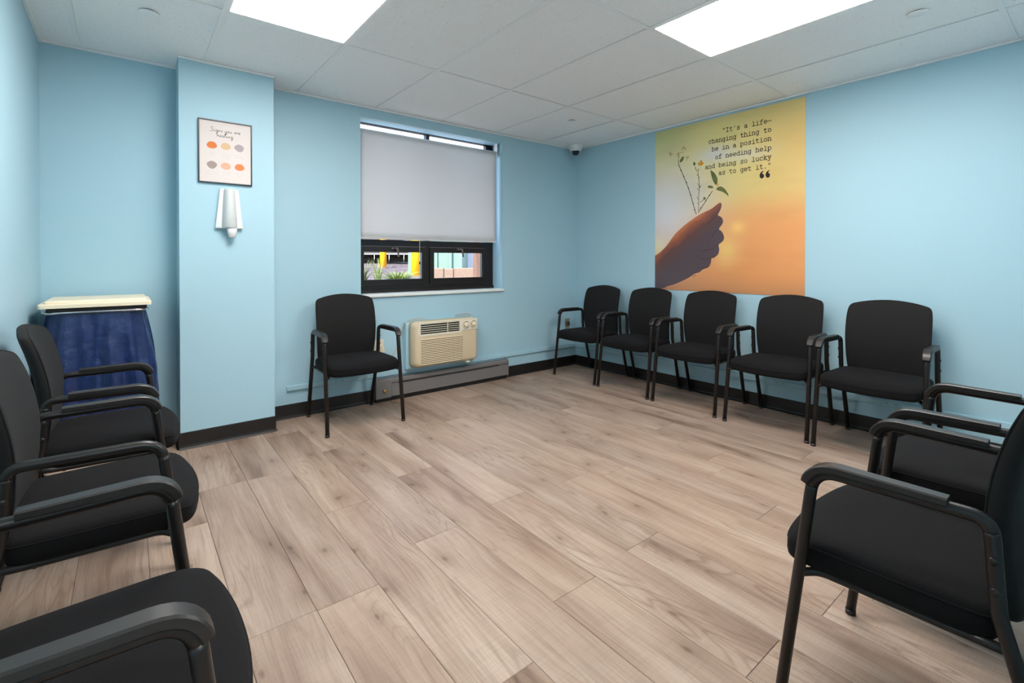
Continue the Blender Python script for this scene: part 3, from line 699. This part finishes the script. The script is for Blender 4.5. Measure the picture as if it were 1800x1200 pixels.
# ================================================================== poster
po = thing('framed_poster', 'black framed poster of six coloured spots on the pillar', 'poster', (.497, PY, 1.865))
W2, H2 = .151, .201
f = MB()
for (a, b, c, d) in ((-W2, W2, H2 - .007, H2), (-W2, W2, -H2, -H2 + .007), (-W2, -W2 + .007, -H2 + .007, H2 - .007), (W2 - .007, W2, -H2 + .007, H2 - .007)): f.cbox(a, b, -.018, 0, c, d, .001)
f.build('frame', 'poster_frame', po)
MB().box(-W2 + .006, W2 - .006, -.010, -.004, -H2 + .006, H2 - .006).build('sheet', 'paper', po)
for i, (x, z) in enumerate(((-.077, .040), (0, .041), (.077, .040), (-.077, -.086), (0, -.086), (.078, -.085))):
    m_ = MB(); rg = random.Random(i + 3); ph = rg.uniform(0, 6)
    flatpoly(m_, [(x + .0265 * (1 + .07 * math.cos(3 * a + ph) + .05 * math.cos(2 * a)) * math.cos(a), z + .0235 * (1 + .06 * math.sin(2 * a + ph)) * math.sin(a)) for a in [2 * PI * q / 28 for q in range(28)]], -.0104)
    m_.build('colour_spot', 'blob%d' % i, po)
# hand-lettered title, joined-up strokes
CU = {'S': ([[(.75, .95), (.6, 1.15), (.35, 1.1), (.3, .85), (.5, .6), (.6, .35), (.45, .05), (.1, 0), (-.05, .2)]], .8), 'i': ([[(0, .1), (.15, .5), (.15, .1), (.3, .02), (.42, .15)], [(.2, .75), (.22, .8)]], .42),
      'g': ([[(.5, .45), (.3, .52), (.1, .3), (.2, .03), (.42, .15), (.5, .48), (.48, -.1), (.38, -.5), (.15, -.5), (.2, -.25), (.65, .12)]], .62), 'n': ([[(.02, .45), (.1, .0), (.2, .38), (.36, .5), (.42, .3), (.44, .05), (.62, .12)]], .6),
      's': ([[(0, .1), (.25, .5), (.32, .3), (.28, .05), (.08, .05)], ], .42), 'y': ([[(.02, .5), (.08, .12), (.25, .05), (.45, .5), (.42, .0), (.3, -.5), (.1, -.5), (.2, -.2), (.6, .12)]], .58),
      'o': ([[(.3, .5), (.08, .3), (.15, .02), (.38, .08), (.42, .38), (.28, .5), (.56, .42)]], .54), 'u': ([[(.02, .48), (.06, .1), (.2, .02), (.38, .2), (.44, .48), (.42, .08), (.58, .1)]], .58),
      'a': ([[(.46, .45), (.25, .52), (.06, .25), (.18, .02), (.38, .15), (.46, .48), (.44, .08), (.6, .12)]], .6), 'r': ([[(0, .1), (.1, .55), (.2, .45), (.35, .48), (.32, .1), (.45, .1)]], .44),
      'e': ([[(.05, .2), (.35, .3), (.35, .5), (.15, .48), (.06, .2), (.2, .02), (.48, .15)]], .48), 'h': ([[(.0, 1.1), (.06, .0), (.2, .42), (.36, .48), (.4, .1), (.58, .12)]], .58), 'l': ([[(.0, .1), (.25, .9), (.18, 1.1), (.08, .8), (.12, .05), (.32, .12)]], .32), ' ': ([], .45)}
def cursive(txt, xc, z0, width, h):
    tot = sum(CU[c][1] for c in txt); sx = width / tot; x = xc - width / 2; ln = empty('title_line'); ln.parent = po
    for c in txt:
        m = MB()
        for st in CU[c][0]: ribbon(m, [(x + p[0] * sx, z0 + p[1] * h) for p in (chaikin(st, 2, False) if len(st) > 2 else st)], .0023, -.0105)
        if m.v: m.build('letter', 'ink', ln)
        x += CU[c][1] * sx
cursive('Signs you are', -.001, .128, .172, .026)
cursive('healing', -.003, .096, .090, .026)
for (xa, xb, z) in ((-.096, -.058, -.010), (-.092, -.063, -.024), (-.017, .019, -.010), (-.024, .022, -.023), (-.024, .022, -.037), (.052, .101, -.010), (.048, .107, -.025), (-.105, -.046, -.128), (-.113, -.042, -.144), (-.017, .022, -.128), (-.018, .018, -.144), (.051, .105, -.128), (.069, .090, -.144)):
    m_ = MB(); n_ = int((xb - xa) / .0022); rg = random.Random(int(z * 1e4) + int(xa * 1e4))
    ribbon(m_, [(xa + (xb - xa) * q / n_, z + (.0022 if q % 2 else -.0022) * rg.uniform(.4, 1.1)) for q in range(n_ + 1)], .0010, -.0104)
    m_.build('caption', 'grey_ink', po)

# ================================================================== hand sanitiser dispenser
di = thing('sanitizer_dispenser', 'white wall dispenser under the framed poster', 'dispenser', (.513, PY, 1.376))
def plate(wb, wt, y0, y1, z0, z1, r):
    base = rrect(-1, 1, 0, 1, .0001, 1)
    out = []
    for x, z in rrect(-.5, .5, z0, z1, r, 6):
        k_ = (z - z0) / (z1 - z0); wd = wb + (wt - wb) * k_; out.append((x * wd, z))
    return out
def extr(mb, poly, y0, y1, bev=.003):
    cx = sum(p[0] for p in poly) / len(poly); cz = sum(p[1] for p in poly) / len(poly)
    sc = lambda s_: [(cx + (x - cx) * s_, cz + (z - cz) * s_) for x, z in poly]
    rs = [[(x, y1, z) for x, z in poly], [(x, y0 + bev, z) for x, z in poly], [(x, y0, z) for x, z in sc(.96)]]
    mb.rings(rs); return mb
recalc(extr(MB(), plate(.156, .104, 0, 0, 0, .256, .02), -.03, 0, .006).build('back_plate', 'white', di, True))
rs = []
for z, wd, dp in ((.0, .040, .052), (.01, .043, .058), (.08, .041, .060), (.16, .037, .058), (.24, .033, .052), (.254, .030, .040)):
    rs.append([(wd * math.cos(a), -.028 - dp * max(0, math.sin(a)) * .9, z) for a in [PI * q / 14 for q in range(15)]] )
o = MB().rings(rs).build('cover', 'bottle', di, True); recalc(o)
rs = [[(.012 + wd * math.cos(a), -.06 - .032 * math.sin(a), z) for a in [PI * q / 12 for q in range(13)]] for z, wd in ((.008, .034), (.012, .036), (.06, .034), (.066, .030))]
o = MB().rings(rs).build('level_window', 'glass', di, True); recalc(o)
rs = [[(.012 + wd * math.cos(a), -.05 - dp * math.sin(a), z) for a in [2 * PI * q / 20 for q in range(20)]] for z, wd, dp in ((-.058, .012, .010), (-.055, .020, .016), (-.02, .027, .022), (.0, .030, .026))]
o = MB().rings(rs).build('push_nozzle', 'white', di, True); recalc(o)

# ================================================================== dome camera
dc = thing('dome_camera', 'white dome security camera in the ceiling corner', 'camera', (3.826, 3.692, ZC))
MB().lathe([(0, 0), (.078, 0), (.080, -.006), (.078, -.014), (.062, -.055), (.056, -.062), (0, -.062)], n=32).build('housing', 'white', dc, True)
MB().lathe([(.046, -.062), (.046, -.066), (.034, -.068), (.034, -.085), (.028, -.098), (.014, -.104), (0, -.105)], n=24).build('lens_dome', 'lens', dc, True)

# ================================================================== wall outlets
t = thing('wall_outlet', 'white wall outlet with a plug beside the chair', 'outlet', (1.622, YB, .455))
MB().cbox(-.048, .048, -.006, 0, -.058, .058, .002).build('cover_plate', 'ivory', t)
MB().lathe([(0, -.008), (.017, -.008), (.018, -.006)], (0, 0, .026), 'Y', 20).build('receptacle', 'ivory', t)
m_ = MB(); m_.box(-.008, -.005, -.0085, -.008, .022, .032); m_.box(.005, .008, -.0085, -.008, .022, .032); m_.build('slots', 'dark', t)
t = thing('wall_outlet', 'metal wall outlet with round socket behind the corner chair', 'outlet', (3.836, YB, .468))
MB().cbox(-.036, .036, -.005, 0, -.058, .058, .002).build('cover_plate', 'steel', t)
MB().lathe([(0, -.02), (.024, -.02), (.027, -.016), (.027, -.005)], (0, 0, 0), 'Y', 24).build('round_socket', 'brown_post', t, True)
m_ = MB(); [m_.box(a - .002, a + .002, -.0206, -.020, b - .005, b + .005) for a, b in ((-.009, 0), (.009, 0), (0, .011))]; m_.build('slots', 'dark', t)

# ================================================================== air conditioner
ac = thing('air_conditioner', 'beige through-wall air conditioner under the window', 'air conditioner', (2.205, YB, .255))
AW, AH = .325, .392
MB().box(-AW - .030, AW + .030, -.055, 0, -.012, AH - .004).build('wall_sleeve', 'wall', ac)
poly = rrect(-AW, AW, 0, AH, .045, 6); n_ = len(poly)
def scl(px, s_): return [(x * (1 - s_ / AW), AH / 2 + (z - AH / 2) * (1 - s_ / (AH / 2))) for x, z in px]
rs = [[(x, -.055, z) for x, z in scl(poly, -.004)], [(x, -.10, z) for x, z in poly], [(x, -.135, z) for x, z in scl(poly, .006)], [(x, -.15, z) for x, z in scl(poly, .020)], [(x, -.155, z) for x, z in scl(poly, .034)]]
o = MB().rings(rs, True, True).build('front_cover', 'ac', ac, True); recalc(o)
YF = -.1545
# upper bezel
GX0, GX1, GZ0, GZ1 = -.270, .115, .288, .376
bz_ = MB()
bz_.cbox(-.292, .31, YF - .006, YF + .004, GZ1, .388, .002); bz_.cbox(-.285, .140, YF - .006, YF + .004, GZ0 - .020, GZ0, .002)
bz_.cbox(GX1, .310, YF - .006, YF + .004, GZ0, GZ1, .002); bz_.cbox(-.295, GX0, YF - .006, YF + .004, GZ0, GZ1, .002)
bz_.build('control_bezel', 'ac_light', ac)
MB().box(GX0, GX1, YF - .0008, YF + .003, GZ0, GZ1).build('outlet_grille', 'dark', ac)
gr = MB()
for q in range(5):
    z = GZ0 + (GZ1 - GZ0) * (q + .9) / 5
    MB().add([(GX0, YF - .008, z - .0022), (GX1, YF - .008, z - .0022), (GX1, YF - .0005, z + .0012), (GX0, YF - .0005, z + .0012), (GX0, YF - .0065, z - .0030), (GX1, YF - .0065, z - .0030)], [(0, 1, 2, 3), (0, 4, 5, 1)]).build('vane', 'ac_light', ac)
MB().box(-.01, -.004, YF - .008, YF, GZ0, GZ1).build('vane_bar', 'ac_light', ac)
for q in range(15):
    z = .030 + .213 * q / 14
    MB().add([(-.258, YF - .0085, z - .004), (.145, YF - .0085, z - .004), (.160, YF + .001, z + .0075), (-.268, YF + .001, z + .0075), (-.268, YF + .001, z - .006), (.160, YF + .001, z - .006)], [(0, 1, 2, 3), (0, 4, 5, 1), (0, 3, 4), (1, 5, 2)]).build('louver', 'ac', ac)
    MB().box(-.262, .152, YF - .0020, YF + .001, z - .0098, z - .0052).build('louver_gap', 'dark', ac)
for x in (.178, .262):
    d_ = MB().lathe([(.036, -.0), (.036, -.010), (.033, -.012), (.030, -.010), (.030, -.003), (0, -.003)], (x, YF - .004, .340), 'Y', 28).build('dial_ring', 'ac_light', ac, True)
    MB().lathe([(0, -.026), (.017, -.026), (.020, -.022), (.021, -.003)], (x, YF - .004, .340), 'Y', 24).build('knob', 'lid', d_, True)
m_ = MB().cbox(.20, .24, -.14, -.12, -.014, 0, .003); m_.build('drain_clip', 'ac_light', ac)

t = empty('power_cord', (1.645 - 2.205, -.008, .43 - .255)); t.parent = ac
MB().cbox(-.022, .022, -.032, -.001, -.026, .026, .006).build('plug', 'lid', t)
pts = [(0, -.03, -.02), (.03, -.04, -.075), (.09, -.035, -.07), (.145, -.03, .03), (.175, -.022, .14), (.20, -.02, .205), (.26, -.02, .232), (.36, -.03, .235), (.44, -.035, .225)]
MB().tube(chaikin(pts, 3, False), .0042, 8).build('cable', 'cord', t, True)
MB().tube(chaikin([(.68, -.02, .225), (.76, -.02, .245), (.86, -.02, .245), (.90, -.025, .215)], 3, False), .0042, 8).build('cable', 'cord', t, True)
# ================================================================== baseboard heater
he = thing('baseboard_heater', 'grey metal baseboard heater under the air conditioner', 'heater', (1.578, YB, 0))
HL = 1.374
prof = [(0, .186), (-.050, .186), (-.060, .178), (-.060, .152), (-.052, .146), (-.052, .140), (-.064, .134), (-.064, .040), (-.050, .032), (0, .032)]
o = MB().rings([[(x, y, z) for y, z in prof] for x in (.136, HL - .005)]).build('front_panel', 'heater', he); recalc(o)
o = MB().rings([[(x, y, z) for y, z in [(0, .188), (-.052, .188), (-.066, .178), (-.066, .034), (-.052, .026), (0, .026)]] for x in (0, .134)]).build('end_cap', 'heater', he); recalc(o)
o = MB().rings([[(x, y, z) for y, z in [(0, .190), (-.054, .190), (-.067, .178), (-.067, .034), (-.052, .026), (0, .026)]] for x in (HL - .005, HL)]).build('end_cap', 'heater', he); recalc(o)
MB().box(.20, HL - .12, -.0645, -.058, .146, .153).build('air_slot', 'dark', he)
MB().lathe([(0, -.080), (.011, -.080), (.014, -.077), (.014, -.066)], (.072, 0, .092), 'Y', 20).build('valve_knob', 'brass', he, True)
MB().box(.01, HL - .01, -.045, 0, 0, .030).build('support', 'dark', he)

# ================================================================== linen hamper
hm = thing('linen_hamper', 'wheeled hamper with cream lid and blue bag in the corner', 'hamper', (-.128, 3.545, 0))
lw, ld = .228, .222
m_ = MB()
def slab(mb, x0, x1, y0, y1, z0, z1, r, bev):
    p0 = rrect(x0, x1, y0, y1, r, 5); p1 = rrect(x0 + bev, x1 - bev, y0 + bev, y1 - bev, max(r - bev, .002), 5)
    mb.rings([[(x, y, z0) for x, y in p0], [(x, y, z1 - bev) for x, y in p0], [(x, y, z1) for x, y in p1]]); return mb
recalc(slab(MB(), -lw, lw, -ld, ld, .928, .950, .02, .005).build('lid', 'lid', hm))
recalc(slab(MB(), -lw + .02, lw - .02, -ld + .02, ld - .02, .949, .964, .02, .006).build('lid_panel', 'lid', hm))
recalc(slab(MB(), -lw + .03, lw - .02, -ld + .012, ld - .01, .908, .928, .02, .003).build('lid_gap_shade', 'dark', hm))  # dark slab stands in for the shaded gap below the lid
ring = rrect(-.210, .210, -.205, .205, .05, 6); ring.append(ring[0]); ring.append(ring[1])
MB().tube([(x, y, .902) for x, y in ring], .0075, 10, cap=False).build('hoop', 'chrome', hm, True)
rs = []; nb = 120
for q in range(27):
    u = q / 26; z = .897 - .80 * u
    gr_ = min(1, u * 2.4); bx = .203 + .048 * math.sin(min(u * 1.35, 1) * PI / 2) ; by = .198 + .022 * gr_
    base = []
    for i in range(nb):
        a = 2 * PI * i / nb; cs, sn = math.cos(a), math.sin(a)
        den = (abs(cs) ** 5 + abs(sn) ** 5) ** (1 / 5)
        fold = .013 * gr_ * (math.sin(9 * a + 3.2 * u) + .8 * math.sin(17 * a - 5 * u + 1) + .5 * math.sin(31 * a + 2 * u)) * (1 - .35 * u) + .0035 * math.sin(23 * a) * (1 - u)
        sh_ = 1 if u < .9 else 1 - (u - .9) * 2.0
        xx, yy = (bx + fold) * cs / den * sh_, (by + fold) * sn / den * sh_
        base.append((max(xx, -.250), yy, z))
    rs.append(base)
MB().rings(rs, False, True).build('bag', 'bag', hm, True)
for sx in (-1, 1):
    MB().tube([(sx * .185, .165, .09), (sx * .185, .185, .90)], .010, 10).build('upright', 'chrome', hm, True)
fr_ = rrect(-.205, .205, -.19, .19, .03, 4); fr_.append(fr_[0]); fr_.append(fr_[1])
MB().tube([(x, y, .085) for x, y in fr_], .010, 8, cap=False).build('base_frame', 'cord', hm, True)
MB().cbox(-.12, .12, -.24, -.19, .05, .065, .004).build('foot_pedal', 'dark', hm)
for sx in (-1, 1):
    for sy in (-1, 1):
        c_ = MB(); c_.lathe([(0, -.010), (.022, -.010), (.025, -.006), (.025, .006), (.022, .010), (0, .010)], (sx * .19, sy * .175, .025), 'X', 18)
        c_.build('caster', 'brass', hm, True)

# ================================================================== chairs
def tube_obj(name, path, r, mat, par, n=12): return MB().tube(path, r, n).build(name, mat, par, True)
R_T = .0138
def make_chair():
    t = empty('guest_chair')
    # --- seat cushion
    hw_ = .250
    ctl = [(-.225, .135), (0, .142), (.225, .135), (.243, .10), (.250, -.05), (.254, -.20), (.246, -.262), (.20, -.283), (.10, -.300), (0, -.305), (-.10, -.300), (-.20, -.283), (-.246, -.262), (-.254, -.20), (-.250, -.05), (-.243, .10)]
    out = chaikin(ctl, 2)
    def seat_ring(s_, z, zf):
        r = []
        for x, y in out:
            xx, yy = x * s_, -.08 + (y + .08) * s_
            k_ = max(0, (-.17 - yy) / .13); r.append((xx, yy, z - zf * k_ * k_ - .004 * (xx / .25) ** 2))
        return r
    prof = [(.55, .395, .006), (.90, .393, .008), (.965, .396, .012), (.99, .406, .016), (1.0, .422, .020), (.998, .440, .022), (.988, .452, .022), (.965, .461, .022), (.92, .467, .020), (.8, .471, .015), (.6, .472, .008), (.3, .471, 0), (.05, .470, 0)]
    s = MB().rings([seat_ring(*p) for p in prof]).build('seat', 'fabric', t, True); recalc(s)
    pp = seat_ring(.992, .449, .022); pp = pp + pp[:2]
    MB().tube(pp, .0022, 5, cap=False).build('piping', 'fabric', s, True)
    # --- backrest
    half = [(0, .428), (.10, .429), (.185, .432), (.205, .440), (.212, .46), (.217, .53), (.221, .62), (.2235, .71), (.2225, .80), (.219, .845), (.214, .868), (.203, .882), (.185, .889), (.13, .903), (.06, .913), (0, .916)]
    ctl = half + [(-x, z) for x, z in half[-2:0:-1]]
    out2 = chaikin(ctl, 1)
    prof_y = [(.40, .128), (.48, .116), (.56, .106), (.64, .104), (.70, .109), (.76, .120), (.82, .136), (.87, .154), (.93, .182)]
    def fy(z):
        for (a, ya), (b, yb) in zip(prof_y, prof_y[1:]):
            if z <= b: return ya + (yb - ya) * (z - a) / (b - a)
        return prof_y[-1][1]
    def back_ring(s_, d):
        r = []
        for x, z in out2:
            xx, zz = x * s_, .675 + (z - .675) * s_
            r.append((xx, fy(zz) + d + .016 * (1 - (xx / .23) ** 2) - .004, zz))
        return r
    pr2 = [(.10, .045), (.45, .045), (.75, .044), (.92, .040), (.975, .034), (.995, .026), (1.0, .017), (.993, .007), (.975, .002), (.94, 0), (.85, -.001), (.7, -.001), (.5, -.001), (.3, -.001), (.08, -.001)]
    b = MB().rings([back_ring(*p) for p in pr2]).build('backrest', 'mesh', t, True); recalc(b)
    pp = back_ring(.985, .0035); pp = pp + pp[:2]
    MB().tube(pp, .0022, 5, cap=False).build('piping', 'mesh', b, True)
    for sx in (-1, 1):
        pts = [(sx * .272, -.272, .012), (sx * .266, -.194, .652), (sx * .251, .118, .652), (sx * .250, .130, .47), (sx * .245, .250, .012)]
        full_path = fillet(pts, [.060, .034, .16], 8)
        # split the continuous tube into leg, arm and rear leg
        ia = max(i for i, p in enumerate(full_path) if p.y < -.18 and p.z < .60) + 1
        ib = min(i for i, p in enumerate(full_path) if p.y > .11 and p.z < .63)
        l1 = tube_obj('leg', full_path[:ia + 1], R_T, 'metal', t)
        tube_obj('arm_tube', full_path[ia:ib + 1], R_T, 'metal', t)
        l2 = tube_obj('leg', full_path[ib:], R_T, 'metal', t)
        MB().lathe([(0, 0), (R_T + .0008, 0), (R_T + .0012, .004), (R_T + .0012, .016), (0, .016)], (sx * .272, -.272, 0), n=14).build('foot_cap', 'pad', l1, True)
        MB().lathe([(0, 0), (R_T + .0008, 0), (R_T + .0012, .004), (R_T + .0012, .016), (0, .016)], (sx * .245, .250, 0), n=14).build('foot_cap', 'pad', l2, True)
        for z in (.575, .515):
            MB().lathe([(0, sx * .0165), (.0075, sx * .0160), (.0085, sx * .0125), (.0085, sx * .009)], (sx * .250, .1235 + (.575 - z) * .06, z), 'X', 14).build('bolt', 'bolt', l2, True)
        # pad wraps over the front bend
        pp = [p for p in full_path if p.y < .12 and p.z > .60]
        q0 = Vector(pts[0]) + (Vector(pts[1]) - Vector(pts[0])) * ((.612 - .012) / .64)
        path = [q0] + [p for p in pp if p.z > .615 and p.y < .02] + [Vector((sx * .2555, .055, .652))]
        rs = []
        for i, p in enumerate(path):
            d = (path[min(i + 1, len(path) - 1)] - path[max(i - 1, 0)]).normalized()
            nrm = Vector((0, -d.z, d.y)); nrm.normalize()
            if nrm.z < 0 and abs(d.y) > abs(d.z): nrm = -nrm
            e = 1.0 if 0 < i < len(path) - 1 else .86
            hwid = .0200 * e; base = R_T - .010; top = R_T + .0105 * e
            sec = [(-hwid + .004, base), (-hwid, base + .004), (-hwid, top - .003), (-hwid + .004, top), (hwid - .004, top), (hwid, top - .003), (hwid, base + .004), (hwid - .004, base)]
            rs.append([p + Vector((a, 0, 0)) + nrm * bb for a, bb in sec])
        o = MB().rings(rs).build('arm_pad', 'pad', t, False); recalc(o)
        o.data.polygons.foreach_set('use_smooth', [True] * len(o.data.polygons)); o.data.set_sharp_from_angle(angle=math.radians(28))
        tube_obj('side_rail', fillet([(sx * .266, -.232, .375), (sx * .232, -.195, .383), (sx * .228, .09, .388), (sx * .246, .148, .40)], [.05, .05]), .010, 'metal', t, 10)
    for y in (-.16, .07): tube_obj('cross_bar', [(-.23, y, .384), (.23, y, .388)], .009, 'metal', t, 8)
    return t
proto = make_chair()
CH = [(1.298, 3.522, 0, 'black armchair alone in front of the window wall', 'x'),
      (3.692, 3.327, -PI / 2, 'black armchair of the mural row nearest the room corner', 'r'), (3.692, 2.739, -PI / 2, 'black armchair second from the corner in the mural row', 'r'),
      (3.688, 2.139, -PI / 2, 'black armchair in the middle of the mural row', 'r'), (3.674, 1.510, -PI / 2, 'black armchair below the right edge of the mural', 'r'),
      (3.652, .918, -PI / 2 - .01, 'black armchair at the right end of the mural row', 'r'),
      (-.122, 2.700, PI / 2, 'black armchair in front of the blue bag hamper', 'l'), (-.122, 1.962, PI / 2, 'black armchair in the middle of the left row, one arm without pad', 'l'), (-.122, 1.102, PI / 2, 'nearest black armchair of the left row, cut by the bottom edge', 'l'),
      (1.597, .273, PI, 'nearest black armchair on the right, seen from its side', 'n'), (2.310, .273, PI, 'black armchair just beyond the nearest right one', 'n')]
GR = {'r': 'chairs in a row under the mural', 'l': 'chairs along the left wall', 'n': 'chairs along the near wall', 'x': None}
for i, (x, y, rz, lb, g) in enumerate(CH):
    c = proto if i == 0 else copy_tree(proto)
    c.location = (x, y, 0); c.rotation_euler = (0, 0, rz)
    tag(c, lb, 'chair')
    if GR[g]: c['group'] = GR[g]
    if 'without pad' in lb:
        pads = [o for o in c.children if o.name.startswith('arm_pad')]
        # the arm nearer the camera has lost its pad
        loose = min(pads, key=lambda o: sum(v.co.x for v in o.data.vertices))
        bpy.data.objects.remove(loose, do_unlink=True)
